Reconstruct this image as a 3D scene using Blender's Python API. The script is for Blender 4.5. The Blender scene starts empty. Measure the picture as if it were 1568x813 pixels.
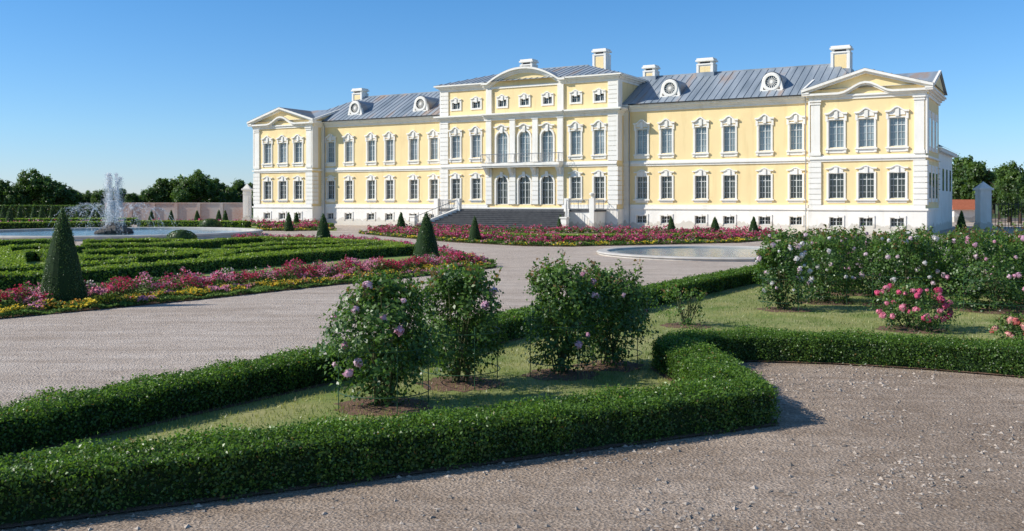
import bpy, math, random
import numpy as np
from mathutils import Vector, noise
random.seed(7); rng=np.random.default_rng(11)
scene=bpy.context.scene
COL=scene.collection
EYE=2.5; F=1450.0
def gp(u,v):
    """survey reading (bearing, depression) -> real position on the ground plane"""
    Y=F*EYE/(v-308.0); return ((u-784.0)/F*Y, Y)
# ------------------------------------------------------------------ materials
def new_mat(name):
    m=bpy.data.materials.new(name); m.use_nodes=True
    nt=m.node_tree; b=nt.nodes['Principled BSDF']; return m,nt,b
def ramp(nt,src,p0,c0,p1,c1):
    r=nt.nodes.new('ShaderNodeValToRGB'); r.color_ramp.elements[0].position=p0; r.color_ramp.elements[1].position=p1
    r.color_ramp.elements[0].color=(*c0,1); r.color_ramp.elements[1].color=(*c1,1); nt.links.new(src,r.inputs['Fac']); return r.outputs['Color']
def mul(nt,a,b_,f=1.0):
    mx=nt.nodes.new('ShaderNodeMix'); mx.data_type='RGBA'; mx.blend_type='MULTIPLY'; mx.inputs[0].default_value=f
    nt.links.new(a,mx.inputs[6]); nt.links.new(b_,mx.inputs[7]); return mx.outputs[2]
def mat(name,c1,c2=None,rough=.7,scale=3.0,bump=0.0,bscale=None,metal=0.0,detail=6,spec=.3,dist=.02,streak=False):
    m,nt,b=new_mat(name); L=nt.links
    b.inputs['Roughness'].default_value=rough; b.inputs['Metallic'].default_value=metal
    b.inputs['Specular IOR Level'].default_value=spec
    if c2 is None: c2=tuple(x*.85 for x in c1)
    tc=nt.nodes.new('ShaderNodeTexCoord')
    n=nt.nodes.new('ShaderNodeTexNoise'); n.inputs['Scale'].default_value=scale; n.inputs['Detail'].default_value=detail
    L.new(tc.outputs['Object'],n.inputs['Vector'])
    c=ramp(nt,n.outputs['Fac'],.3,c1,.7,c2)
    if streak:
        mp=nt.nodes.new('ShaderNodeMapping'); mp.inputs['Scale'].default_value=(2.5,2.5,.25); L.new(tc.outputs['Object'],mp.inputs[0])
        n3=nt.nodes.new('ShaderNodeTexNoise'); n3.inputs['Scale'].default_value=1.0; n3.inputs['Detail'].default_value=7; L.new(mp.outputs[0],n3.inputs['Vector'])
        c=mul(nt,c,ramp(nt,n3.outputs['Fac'],.3,(.92,.91,.88),.46,(1,1,1)))
        sx=nt.nodes.new('ShaderNodeSeparateXYZ'); L.new(tc.outputs['Object'],sx.inputs[0])
        ad=nt.nodes.new('ShaderNodeMath'); ad.operation='MULTIPLY_ADD'; L.new(n3.outputs['Fac'],ad.inputs[0]); ad.inputs[1].default_value=-1.2; L.new(sx.outputs[2],ad.inputs[2])
        c=mul(nt,c,ramp(nt,ad.outputs[0],-.45,(.74,.72,.68),.1,(1,1,1)))   # rising damp at the foot of the wall
    L.new(c,b.inputs['Base Color'])
    if bump>0:
        n2=nt.nodes.new('ShaderNodeTexNoise'); n2.inputs['Scale'].default_value=bscale or scale*8; n2.inputs['Detail'].default_value=8
        L.new(tc.outputs['Object'],n2.inputs['Vector'])
        bp=nt.nodes.new('ShaderNodeBump'); bp.inputs['Strength'].default_value=bump; bp.inputs['Distance'].default_value=dist
        L.new(n2.outputs['Fac'],bp.inputs['Height']); L.new(bp.outputs['Normal'],b.inputs['Normal'])
    return m
def leaf_mat(name,transl=.3,rough=.45,spec=.35):
    m,nt,b=new_mat(name); L=nt.links
    a=nt.nodes.new('ShaderNodeAttribute'); a.attribute_name='Col'
    L.new(a.outputs['Color'],b.inputs['Base Color']); b.inputs['Roughness'].default_value=rough
    b.inputs['Specular IOR Level'].default_value=spec
    t=nt.nodes.new('ShaderNodeBsdfTranslucent')
    gm=nt.nodes.new('ShaderNodeMix'); gm.data_type='RGBA'; gm.blend_type='MULTIPLY'; gm.inputs[0].default_value=1; gm.inputs[7].default_value=(1.5,1.6,.8,1) if 'leaf' in name else (1,1,1,1)
    L.new(a.outputs['Color'],gm.inputs[6]); L.new(gm.outputs[2],t.inputs['Color'])
    mx=nt.nodes.new('ShaderNodeMixShader'); mx.inputs[0].default_value=transl
    L.new(b.outputs[0],mx.inputs[1]); L.new(t.outputs[0],mx.inputs[2])
    L.new(mx.outputs[0],nt.nodes['Material Output'].inputs['Surface']); return m
M={}
M['leaf']=leaf_mat('leaf_foliage',.36,.40,.5); M['petal']=leaf_mat('petal',.35,.7)
M['yellow']=mat('yellow_plaster',(.95,.74,.39),(.89,.68,.355),.85,.5,.15,40,streak=True)
M['white']=mat('white_stucco',(.92,.88,.80),(.85,.805,.72),.8,1.0,.15,30,streak=True)
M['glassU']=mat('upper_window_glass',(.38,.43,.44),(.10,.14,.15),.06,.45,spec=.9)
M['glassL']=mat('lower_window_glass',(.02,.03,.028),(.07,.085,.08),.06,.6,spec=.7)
M['sash']=mat('painted_sash',(.70,.71,.68),None,.5)
M['step']=mat('granite_steps',(.07,.07,.075),(.115,.115,.115),.8,3,.2,30)
M['iron']=mat('wrought_iron',(.03,.03,.03),None,.5)
M['rail']=mat('painted_railing',(.30,.31,.32),None,.5)
M['stone']=mat('pool_stone',(.60,.56,.50),(.46,.43,.38),.8,2,.2,30)
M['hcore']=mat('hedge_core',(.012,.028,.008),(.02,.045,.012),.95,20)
M['bark']=mat('bark',(.09,.065,.045),(.05,.035,.025),.9,8,.5,40)
M['soil']=mat('bark_mulch',(.15,.085,.055),(.28,.17,.12),.95,30,1.0,60,dist=.03)
M['stem']=mat('rose_stem',(.12,.15,.06),(.09,.07,.035),.7,20)
M['wire']=mat('green_wire',(.04,.10,.05),None,.4)
M['rock']=mat('fountain_rock',(.08,.07,.06),(.15,.13,.11),.7,4,.5,20)
m,nt,b=new_mat('sheet_metal_roof'); L=nt.links; M['roof']=m
tc=nt.nodes.new('ShaderNodeTexCoord'); n=nt.nodes.new('ShaderNodeTexNoise'); n.inputs['Scale'].default_value=.35; n.inputs['Detail'].default_value=8
mp=nt.nodes.new('ShaderNodeMapping'); mp.inputs['Scale'].default_value=(2.4,.5,.5)
L.new(tc.outputs['Object'],mp.inputs[0]); L.new(mp.outputs[0],n.inputs['Vector'])
r=nt.nodes.new('ShaderNodeValToRGB'); e=r.color_ramp.elements
e[0].position=.30; e[0].color=(.20,.24,.275,1); e[1].position=.56; e[1].color=(.33,.37,.405,1)
x=e.new(.66); x.color=(.38,.30,.25,1)
L.new(n.outputs['Fac'],r.inputs['Fac']); L.new(r.outputs['Color'],b.inputs['Base Color'])
b.inputs['Roughness'].default_value=.5
def gravel(name,c1,c2,fine=1.0):
    m,nt,b=new_mat(name); L=nt.links
    tc=nt.nodes.new('ShaderNodeTexCoord')
    def nz(s,d,ro=.6,vec=None):
        q=nt.nodes.new('ShaderNodeTexNoise'); q.inputs['Scale'].default_value=s; q.inputs['Detail'].default_value=d; q.inputs['Roughness'].default_value=ro
        L.new(vec or tc.outputs['Object'],q.inputs['Vector']); return q.outputs['Fac']
    n1=nz(.30,8); n2=nz(28,12,.8); n3=nz(3.2,10,.7)
    mp=nt.nodes.new('ShaderNodeMapping'); mp.inputs['Rotation'].default_value=(0,0,math.radians(-57)); mp.inputs['Scale'].default_value=(.22,2.0,1)
    L.new(tc.outputs['Object'],mp.inputs[0]); n4=nz(1.1,8,.65,mp.outputs[0])
    v=nt.nodes.new('ShaderNodeTexVoronoi'); v.inputs['Scale'].default_value=34; L.new(tc.outputs['Object'],v.inputs['Vector'])
    v2=nt.nodes.new('ShaderNodeTexVoronoi'); v2.inputs['Scale'].default_value=90; L.new(tc.outputs['Object'],v2.inputs['Vector'])
    c=ramp(nt,n1,.38,c1,.62,c2)
    c=mul(nt,c,ramp(nt,n3,.35,(.76,.73,.70),.62,(1,1,1)),.9*fine)
    c=mul(nt,c,ramp(nt,n4,.38,(.78,.755,.73),.58,(1,1,1)),.9)
    c=mul(nt,c,ramp(nt,n2,.40,(.46,.43,.41),.60,(1,1,1)),.85*fine)
    for vv in (v,v2):
        s=nt.nodes.new('ShaderNodeSeparateColor'); L.new(vv.outputs['Color'],s.inputs[0])
        c=mul(nt,c,ramp(nt,s.outputs[0],0,(.66,.64,.62),.8,(1,1,1)),.6*fine)
    L.new(c,b.inputs['Base Color'])
    b.inputs['Roughness'].default_value=.95; b.inputs['Specular IOR Level'].default_value=.1
    ad=nt.nodes.new('ShaderNodeMath'); ad.operation='ADD'; L.new(n2,ad.inputs[0]); L.new(v.outputs['Distance'],ad.inputs[1])
    bp=nt.nodes.new('ShaderNodeBump'); bp.inputs['Strength'].default_value=.8; bp.inputs['Distance'].default_value=.025
    L.new(ad.outputs[0],bp.inputs['Height'])
    bp2=nt.nodes.new('ShaderNodeBump'); bp2.inputs['Strength'].default_value=.6*fine; bp2.inputs['Distance'].default_value=.07
    L.new(n3,bp2.inputs['Height']); L.new(bp.outputs['Normal'],bp2.inputs['Normal']); L.new(bp2.outputs['Normal'],b.inputs['Normal']); return m
M['gravel']=gravel('gravel',(.88,.72,.57),(.66,.525,.405))
M['gravelpath']=gravel('pale_path_gravel',(.90,.775,.655),(.79,.665,.55),.7)
M['grass']=mat('lawn_grass',(.17,.23,.05),(.36,.34,.14),.95,1.2,.6,60,detail=12)
M['meadow']=mat('meadow',(.08,.12,.03),(.14,.17,.05),.95,.1)
M['lawn2']=mat('parterre_lawn',(.17,.26,.05),(.29,.33,.09),.95,.5,.4,40)
m,nt,b=new_mat('water'); L=nt.links; M['water']=m
b.inputs['Base Color'].default_value=(.16,.25,.28,1); b.inputs['Roughness'].default_value=.06
n=nt.nodes.new('ShaderNodeTexNoise'); n.inputs['Scale'].default_value=3.5; n.inputs['Detail'].default_value=5
tc=nt.nodes.new('ShaderNodeTexCoord'); L.new(tc.outputs['Object'],n.inputs['Vector'])
bp=nt.nodes.new('ShaderNodeBump'); bp.inputs['Strength'].default_value=.4; bp.inputs['Distance'].default_value=.08
L.new(n.outputs['Fac'],bp.inputs['Height']); L.new(bp.outputs['Normal'],b.inputs['Normal'])
m,nt,b=new_mat('water_spray'); L=nt.links; M['spray']=m
b.inputs['Base Color'].default_value=(.9,.93,.95,1); b.inputs['Roughness'].default_value=.4
t=nt.nodes.new('ShaderNodeBsdfTransparent'); mx=nt.nodes.new('ShaderNodeMixShader'); mx.inputs[0].default_value=.3
L.new(b.outputs[0],mx.inputs[1]); L.new(t.outputs[0],mx.inputs[2]); L.new(mx.outputs[0],nt.nodes['Material Output'].inputs['Surface'])
m,nt,b=new_mat('brickwork'); L=nt.links; M['brick']=m
br=nt.nodes.new('ShaderNodeTexBrick'); br.inputs['Scale'].default_value=2.2
br.inputs['Color1'].default_value=(.55,.30,.20,1); br.inputs['Color2'].default_value=(.60,.42,.33,1); br.inputs['Mortar'].default_value=(.6,.55,.5,1)
tc=nt.nodes.new('ShaderNodeTexCoord'); mp=nt.nodes.new('ShaderNodeMapping'); mp.inputs['Rotation'].default_value=(math.radians(90),0,0)
L.new(tc.outputs['Object'],mp.inputs[0]); L.new(mp.outputs[0],br.inputs['Vector'])
n=nt.nodes.new('ShaderNodeTexNoise'); n.inputs['Scale'].default_value=.25; n.inputs['Detail'].default_value=6; L.new(tc.outputs['Object'],n.inputs['Vector'])
mx=nt.nodes.new('ShaderNodeMix'); mx.data_type='RGBA'; L.new(ramp(nt,n.outputs['Fac'],.42,(0,0,0),.6,(1,1,1)),mx.inputs[0]); L.new(br.outputs['Color'],mx.inputs[6]); mx.inputs[7].default_value=(.60,.52,.45,1)
L.new(mx.outputs[2],b.inputs['Base Color']); b.inputs['Roughness'].default_value=.9
M['redroof']=mat('tile_roof',(.50,.16,.08),(.40,.12,.06),.8,4)
m,nt,b=new_mat('pebble'); at=nt.nodes.new('ShaderNodeAttribute'); at.attribute_name='Col'; nt.links.new(at.outputs['Color'],b.inputs['Base Color']); b.inputs['Roughness'].default_value=.9; M['pebble']=m
# ------------------------------------------------------------------ helpers
def link(o,parent=None):
    COL.objects.link(o)
    if parent: o.parent=parent
    return o
def empty(name,loc=(0,0,0),rz=0):
    e=bpy.data.objects.new(name,None); e.location=loc; e.rotation_euler[2]=rz; e.empty_display_size=.3
    return link(e)
class MB:
    def __init__(s): s.v=[]; s.f=[]
    def add(s,vs,fs):
        b=len(s.v); s.v+=[tuple(p) for p in vs]; s.f+=[tuple(b+i for i in f) for f in fs]
    def hexa(s,p): s.add(p,[(0,3,2,1),(4,5,6,7),(0,1,5,4),(1,2,6,5),(2,3,7,6),(3,0,4,7)])
    def box(s,x0,x1,y0,y1,z0,z1):
        s.hexa([(x0,y0,z0),(x1,y0,z0),(x1,y1,z0),(x0,y1,z0),(x0,y0,z1),(x1,y0,z1),(x1,y1,z1),(x0,y1,z1)])
    def quad(s,*p): s.add(p,[(0,1,2,3)])
    def band(s,top,bot,y0,y1):
        n=len(top)
        for i in range(n-1):
            a,b,c,d=bot[i],bot[i+1],top[i+1],top[i]
            s.hexa([(a[0],y0,a[1]),(b[0],y0,b[1]),(b[0],y1,b[1]),(a[0],y1,a[1]),(d[0],y0,d[1]),(c[0],y0,c[1]),(c[0],y1,c[1]),(d[0],y1,d[1])])
    def tube(s,pts,rad,n=5,cap=True):
        pts=[Vector(p) for p in pts]; rings=[]
        for i,p in enumerate(pts):
            d=(pts[min(i+1,len(pts)-1)]-pts[max(i-1,0)]).normalized()
            a=d.cross(Vector((0,0,1)) if abs(d.z)<.9 else Vector((1,0,0))).normalized(); b=d.cross(a)
            r=rad[i] if hasattr(rad,'__len__') else rad
            rings.append([p+(a*math.cos(2*math.pi*k/n)+b*math.sin(2*math.pi*k/n))*r for k in range(n)])
        vs=[q for R in rings for q in R]; fs=[]
        for i in range(len(pts)-1):
            for k in range(n): fs.append((i*n+k,i*n+(k+1)%n,(i+1)*n+(k+1)%n,(i+1)*n+k))
        if cap: fs.append(tuple(range(n))); fs.append(tuple((len(pts)-1)*n+k for k in range(n)))
        s.add(vs,fs)
    def lathe(s,prof,c=(0,0,0),n=32,ax='z',sx=1,sz=1):
        vs=[];fs=[]
        for r,z in prof:
            for k in range(n):
                a=2*math.pi*k/n
                if ax=='z': vs.append((c[0]+r*math.cos(a),c[1]+r*math.sin(a),c[2]+z))
                else: vs.append((c[0]+r*math.cos(a)*sx,c[1]+z,c[2]+r*math.sin(a)*sz))
        for i in range(len(prof)-1):
            for k in range(n): fs.append((i*n+k,i*n+(k+1)%n,(i+1)*n+(k+1)%n,(i+1)*n+k))
        s.add(vs,fs)
    def obj(s,name,material,parent=None,smooth=False):
        me=bpy.data.meshes.new(name); me.from_pydata(s.v,[],s.f); me.materials.append(material)
        if smooth: me.polygons.foreach_set('use_smooth',[True]*len(me.polygons))
        me.update(); return link(bpy.data.objects.new(name,me),parent)
def raw_mesh(name,V,nper,material,colr=None):
    N=len(V)//nper; me=bpy.data.meshes.new(name)
    me.vertices.add(N*nper); me.vertices.foreach_set('co',np.ascontiguousarray(V,dtype=np.float32).ravel())
    me.loops.add(N*nper); me.loops.foreach_set('vertex_index',np.arange(N*nper,dtype=np.int32))
    me.polygons.add(N); me.polygons.foreach_set('loop_start',np.arange(N,dtype=np.int32)*nper)
    me.polygons.foreach_set('loop_total',np.full(N,nper,dtype=np.int32))
    if colr is not None:
        at=me.color_attributes.new('Col','FLOAT_COLOR','POINT')
        c=np.ones((N,nper,4),dtype=np.float32); c[:,:,:3]=np.clip(colr,0,1)[:,None,:]
        at.data.foreach_set('color',c.ravel())
    me.materials.append(material); me.update(calc_edges=True); me.validate(); return me
def nrmz(a): return a/np.maximum(np.linalg.norm(a,axis=1,keepdims=True),1e-9)
def leaves_mesh(name,P,Nn,size,col,aspect=.6,material=None,fold=.12):
    N=len(P); Nn=nrmz(Nn); t=nrmz(np.cross(Nn,rng.normal(size=(N,3)))); b=np.cross(Nn,t)
    s=(np.ones(N)*size)[:,None]
    V=np.empty((N,4,3)); V[:,0]=P-t*s*.5; V[:,2]=P+t*s*.5-Nn*s*fold
    V[:,1]=P+b*s*aspect*.5+Nn*s*fold; V[:,3]=P-b*s*aspect*.5+Nn*s*fold
    return raw_mesh(name,V.reshape(-1,3),4,material or M['leaf'],col)
def greens(N,dark=(.045,.095,.02),light=(.14,.24,.045),w=None):
    w=rng.random(N) if w is None else np.clip(w,0,1)
    c=np.array(dark)[None]*(1-w[:,None])+np.array(light)[None]*w[:,None]
    return c*(.8+.4*rng.random((N,1)))
def obj(name,me,parent=None): return link(bpy.data.objects.new(name,me),parent)
def poly_sheet(name,pts,z,material):
    me=bpy.data.meshes.new(name); me.from_pydata([(x,y,z) for x,y in pts],[],[tuple(range(len(pts)))])
    me.materials.append(material); me.update()
    return link(bpy.data.objects.new(name,me))
def in_poly(P,poly):
    x,y=P[:,0],P[:,1]; ins=np.zeros(len(P),bool); n=len(poly); j=n-1
    for i in range(n):
        xi,yi=poly[i]; xj,yj=poly[j]
        c=((yi>y)!=(yj>y))&(x<(xj-xi)*(y-yi)/((yj-yi) if yj!=yi else 1e-9)+xi); ins^=c; j=i
    return ins
def sample_poly(poly,n):
    a=np.array(poly); lo,hi=a.min(0),a.max(0); out=np.zeros((0,2))
    while len(out)<n:
        p=lo+(hi-lo)*rng.random((n*2,2)); out=np.vstack([out,p[in_poly(p,poly)]])
    return out[:n]
# ------------------------------------------------------------------ ground
poly_sheet('meadow_ground',[(-1500,-300),(1500,-300),(1500,2500),(-1500,2500)],-.03,M['meadow'])
poly_sheet('gravel_ground',[(-120,-40),(120,-40),(120,140),(-120,140)],0,M['gravel'])
poly_sheet('gravel_path',[(-9,3),(-7.4,6.0),(-5.1,9.5),(-.1,17.35),(3.5,23.1),(8.6,31.2),(30,33.5),(60,60),(60,110),(-60,118),(-60,3)],.004,M['gravelpath'])
# ------------------------------------------------------------------ palace
ANG=-math.atan2(.5011,.8654)
pal=empty('palace',(-28.15,103.6,0),ANG)
Y_=MB();W_=MB();R_=MB();GU=MB();GL=MB();SA=MB();IR=MB();ST=MB();RL=MB()
S0=33.85; LEN=67.7
def wall(mb,x0,x1,z0,z1,y,ops,depth=.28):
    xs=sorted({x0,x1,*[o[0] for o in ops],*[o[1] for o in ops]}); zs=sorted({z0,z1,*[o[2] for o in ops],*[o[3] for o in ops]})
    for i in range(len(xs)-1):
        for j in range(len(zs)-1):
            cx=(xs[i]+xs[i+1])/2; cz=(zs[j]+zs[j+1])/2
            if any(o[0]<cx<o[1] and o[2]<cz<o[3] for o in ops): continue
            mb.quad((xs[i],y,zs[j]),(xs[i+1],y,zs[j]),(xs[i+1],y,zs[j+1]),(xs[i],y,zs[j+1]))
    for a,b,c,d in ops:
        Y2=y+depth
        W_.quad((a,y,c),(a,Y2,c),(a,Y2,d),(a,y,d)); W_.quad((b,y,c),(b,Y2,c),(b,Y2,d),(b,y,d))
        W_.quad((a,y,c),(b,y,c),(b,Y2,c),(a,Y2,c)); W_.quad((a,y,d),(b,y,d),(b,Y2,d),(a,Y2,d))
def sash(x,w,z0,z1,y,upper,cols=2,rows=4,arch=False):
    a=x-w/2;b=x+w/2; yy=y+.2
    (GU if upper else GL).box(a+.01,b-.01,yy+.03,yy+.05,z0+.01,z1-.01)
    f=.045
    SA.box(a+.003,a+f,yy-.03,yy+.025,z0+.003,z1-.003); SA.box(b-f,b-.003,yy-.03,yy+.025,z0+.003,z1-.003)
    SA.box(a+f,b-f,yy-.03,yy+.025,z0+.003,z0+f); SA.box(a+f,b-f,yy-.03,yy+.025,z1-f,z1-.003)
    SA.box(x-.03,x+.03,yy-.04,yy+.02,z0+f,z1-f)
    for k in range(1,cols):
        for sgn in(-1,1):
            xx=x+sgn*(w/2)*k/cols; SA.box(xx-.010,xx+.010,yy-.015,yy+.02,z0+f,z1-f)
    for k in range(1,rows):
        zz=z0+(z1-z0)*k/rows; t=.028 if k==rows-1 and rows>3 else .012
        SA.box(a+f,b-f,yy-.02,yy+.015,zz-t,zz+t)
def arch_fill(x,w,z1,y):
    r=w/2; n=10; zc=z1-r
    arc=[(x-r*math.cos(math.pi*k/n),zc+r*math.sin(math.pi*k/n)) for k in range(n+1)]
    W_.band([(p[0],z1-.004) for p in arc],[(p[0],min(p[1],z1-.006)) for p in arc],y-.02,y+.19)
    arc2=[(x-(r+.16)*math.cos(math.pi*k/n),zc+(r+.16)*math.sin(math.pi*k/n)) for k in range(n+1)]
    W_.band(arc2,arc,y-.10,y-.021)
def hood(x,w,z,y,rise=.3,t=.13,proj=.22,ear=.28):
    n=12; top=[]
    for k in range(n+1):
        u=k/n; xx=x-(w/2+ear)+ (w+2*ear)*u; q=abs(u-.5)*2
        rr=rise*(math.cos(min(q/.72,1)*math.pi)*.5+.5)
        top.append((xx,z+rr))
    W_.band([(a,b+t) for a,b in top],[(a,b) for a,b in top],y-proj,y-.001)
    W_.band([(a,b-.002) for a,b in top[2:-2]],[(a,z-.22) for a,b in top[2:-2]],y-.07,y-.002)
    W_.box(x-.13,x+.13,y-.15,y-.075,z-.32,z+rise-.06)
def win_std(x,z0,z1,w,y,upper):
    fr=.15
    W_.box(x-w/2-fr,x-w/2,y-.07,y-.003,z0-.05,z1+.08); W_.box(x+w/2,x+w/2+fr,y-.07,y-.003,z0-.05,z1+.08)
    W_.box(x-w/2,x+w/2,y-.065,y-.003,z1,z1+.10)
    W_.box(x-w/2-.25,x+w/2+.25,y-.17,y-.002,z0-.17,z0-.052)
    if upper:
        hood(x,w,z1+.42,y,.32)
        W_.box(x-w/2-.12,x+w/2+.12,y-.05,y-.004,z0-.42,z0-.172)
        W_.box(x-w/2-.2,x-w/2-.02,y-.11,y-.0045,z0-.40,z0-.173); W_.box(x+w/2+.02,x+w/2+.2,y-.11,y-.0045,z0-.40,z0-.173)
        for sg in(-1,1): W_.box(x+sg*(w/2+.14)-.09,x+sg*(w/2+.14)+.09,y-.10,y-.071,z1-.1,z1+.40)
    else:
        hood(x,w,z1+.30,y,.20,.10,.16,.22)
        W_.box(x-w/2-.1,x+w/2+.1,y-.05,y-.004,z0-.34,z0-.172)
def quoin(x0,x1,y,z0,z1,proj=.12,side=None,h=.40):
    n=max(1,round((z1-z0)/h)); hh=(z1-z0)/n
    for k in range(n): W_.box(x0,x1,y-proj,y-.002,z0+k*hh+.03,z0+(k+1)*hh-.03)
    W_.box(x0+.02,x1-.02,y-proj+.06,y-.003,z0,z1)
def pilaster(x0,x1,y,z0,z1,proj=.12):
    W_.box(x0,x1,y-proj,y-.002,z0,z1); W_.box(x0-.05,x1+.05,y-proj-.05,y-.001,z0-.001,z0+.25); W_.box(x0-.06,x1+.06,y-proj-.07,y-.0015,z1-.32,z1-.20); W_.box(x0-.1,x1+.1,y-proj-.12,y-.0012,z1-.12,z1)
def cornice(x0,x1,y,z,e0=0,e1=0):
    for p,a,b in((.10,0,.22),(.22,.22,.36),(.42,.36,.48),(.55,.48,.62)):
        W_.box(x0-p*e0,x1+p*e1,y-p,y+.0,z+a+.001,z+b)
def belt(x0,x1,y):
    W_.box(x0,x1,y-.10,y-.001,5.55,5.72); W_.box(x0,x1,y-.20,y-.001,5.721,5.86); W_.box(x0,x1,y-.07,y-.001,5.861,6.02)
def plinth(x0,x1,y,xw):
    ops=[(x-.48,x+.48,.6,1.25) for x in xw]
    wall(W_,x0,x1,0,1.8,y-.10,ops,.3)
    W_.quad((x0,y-.1,1.8),(x1,y-.1,1.8),(x1,y+.01,1.8),(x0,y+.01,1.8))
    W_.box(x0,x1,y-.2,y-.0,1.802,1.93); W_.box(x0,x1,y-.14,y-.0,1.931,2.2)
    W_.box(x0,x1,y-.17,y-.102,0.0,.28)
    for x in xw:
        sash(x,.96,.6,1.25,y-.1,False,2,2)
        W_.box(x-.62,x-.48,y-.16,y-.102,.5,1.27);W_.box(x+.48,x+.62,y-.16,y-.102,.5,1.27);W_.box(x-.62,x+.62,y-.17,y-.102,1.271,1.42);W_.box(x-.16,x+.16,y-.2,y-.171,1.2,1.46)
def section(x0,x1,y,xw,w,ztop=10.3,skipL=()):
    ops=[]
    for x in xw:
        ops.append((x-w/2,x+w/2,6.62,8.75)); sash(x,w,6.62,8.75,y,True); win_std(x,6.62,8.75,w,y,True)
        if x not in skipL:
            ops.append((x-w/2,x+w/2,2.72,4.65)); sash(x,w,2.72,4.65,y,False); win_std(x,2.72,4.65,w,y,False)
    return ops
for cx in (4.15,LEN-4.15):
    x0=cx-4.15;x1=cx+4.15
    xw=[cx-2.2,cx,cx+2.2]
    ops=section(x0,x1,0,xw,1.12)
    wall(Y_,x0,x1,1.8,10.35,0,ops); plinth(x0,x1,0,xw); belt(x0,x1,0)
    for a,b in((x0,x0+.85),(x1-.85,x1)):
        quoin(a,b,0,2.2,5.54); pilaster(a+.08,b-.08,0,6.03,10.3,.13)
    for sx,sg in((x0,-1),(x1,1)):
        Y_.quad((sx,0,1.8),(sx,8.6,1.8),(sx,8.6,10.35),(sx,0,10.35))
        W_.box(min(sx,sx+sg*.1),max(sx,sx+sg*.1),-.1,8.6,0,1.8)
        W_.box(min(sx,sx+sg*.2),max(sx,sx+sg*.2),-.2,8.6,1.803,1.96)
        W_.box(min(sx,sx+sg*.2),max(sx,sx+sg*.2),-.2,8.6,5.722,5.862)
        n=8
        for k in range(n):
            hh=3.34/n
            W_.box(min(sx,sx+sg*.12),max(sx,sx+sg*.12),-.121,.8,2.2+k*hh+.025,2.2+(k+1)*hh-.025)
            if sx<1 or sx>66: W_.box(min(sx,sx+sg*.12),max(sx,sx+sg*.12),7.8,8.61,2.2+k*hh+.025,2.2+(k+1)*hh-.025)
        W_.box(min(sx,sx+sg*.13),max(sx,sx+sg*.13),-.13,.75,6.03,10.3)
        for p,a,b in((.10,0,.22),(.22,.22,.36),(.42,.36,.48),(.55,.48,.62)):
            W_.box(min(sx,sx+sg*p),max(sx,sx+sg*p),-p+.002,9,10.3+a+.002,10.3+b+.001)
        if sx<1 or sx>66:
            for yy in (2.0,4.2,6.4):
                for z0,z1 in((2.72,4.65),(6.62,8.75)):
                    W_.box(min(sx,sx+sg*.08),max(sx,sx+sg*.08),yy-.75,yy+.75,z0-.3,z1+.6)
                    GL.box(min(sx,sx+sg*.09),max(sx,sx+sg*.09),yy-.5,yy+.5,z0,z1)
    for p,a,b in((.10,0,.22),(.22,.22,.36)):
        W_.box(x0,x1,-p,0,10.3+a+.001,10.3+b)
    n=24; base=[]
    for k in range(n+1):
        u=-1+2*k/n; xx=cx+u*4.7
        q=min(abs(u)/.42,1); base.append((xx,10.66+.75*(math.cos(q*math.pi)*.5+.5)))
    W_.band([(a,b+.16) for a,b in base],[(a,b) for a,b in base],-.5,-.0)
    W_.band([(a,b-.001) for a,b in base[4:-4]],[(a,b-.14) for a,b in base[4:-4]],-.3,-.002)
    rake=[(cx-4.72,10.92),(cx,12.32),(cx+4.72,10.92)]
    W_.band([(a,b+.2) for a,b in rake],rake,-.62,.0)
    W_.band([(a,b-.001) for a,b in rake],[(a,b-.15) for a,b in rake],-.4,-.004)
    Y_.add([(cx-4.4,-.06,10.36),(cx+4.4,-.06,10.36),(cx+4.4,-.06,10.95),(cx,-.06,12.3),(cx-4.4,-.06,10.95)],[(0,1,2,3,4)])
    R_.quad((cx-4.75,-.63,11.13),(cx,-.63,12.54),(cx,8.9,12.54),(cx-4.75,8.9,11.13))
    R_.quad((cx+4.75,-.63,11.13),(cx,-.63,12.54),(cx,8.9,12.54),(cx+4.75,8.9,11.13))
    R_.quad((cx-4.8,-.3,11.1),(cx+4.8,-.3,11.1),(cx+4.8,4.2,12.53),(cx-4.8,4.2,12.53))
    R_.quad((cx-4.8,8.8,11.1),(cx+4.8,8.8,11.1),(cx+4.8,4.2,12.53),(cx-4.8,4.2,12.53))
    for xx in (cx-4.6,cx+4.6): Y_.add([(xx,-.2,10.95),(xx,8.7,10.95),(xx,4.2,12.45)],[(0,1,2)])
    for xx in (cx-4.78,cx+4.62):
        W_.hexa([(xx,-.35,10.93),(xx+.16,-.35,10.93),(xx+.16,4.2,12.32),(xx,4.2,12.32),(xx,-.35,11.15),(xx+.16,-.35,11.15),(xx+.16,4.2,12.6),(xx,4.2,12.6)])
    for k in range(1,8):
        for sg in(-1,1):
            xx=cx+sg*k*.62; zz=12.54-abs(xx-cx)*1.41/4.75
            R_.box(xx-.02,xx+.02,-.6,8.8,zz,zz+.05)
WL=[9.55,12.0,14.95,17.3,20.3,22.75]; WR=[44.75,47.0,50.05,52.5,55.45,57.95]
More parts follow.
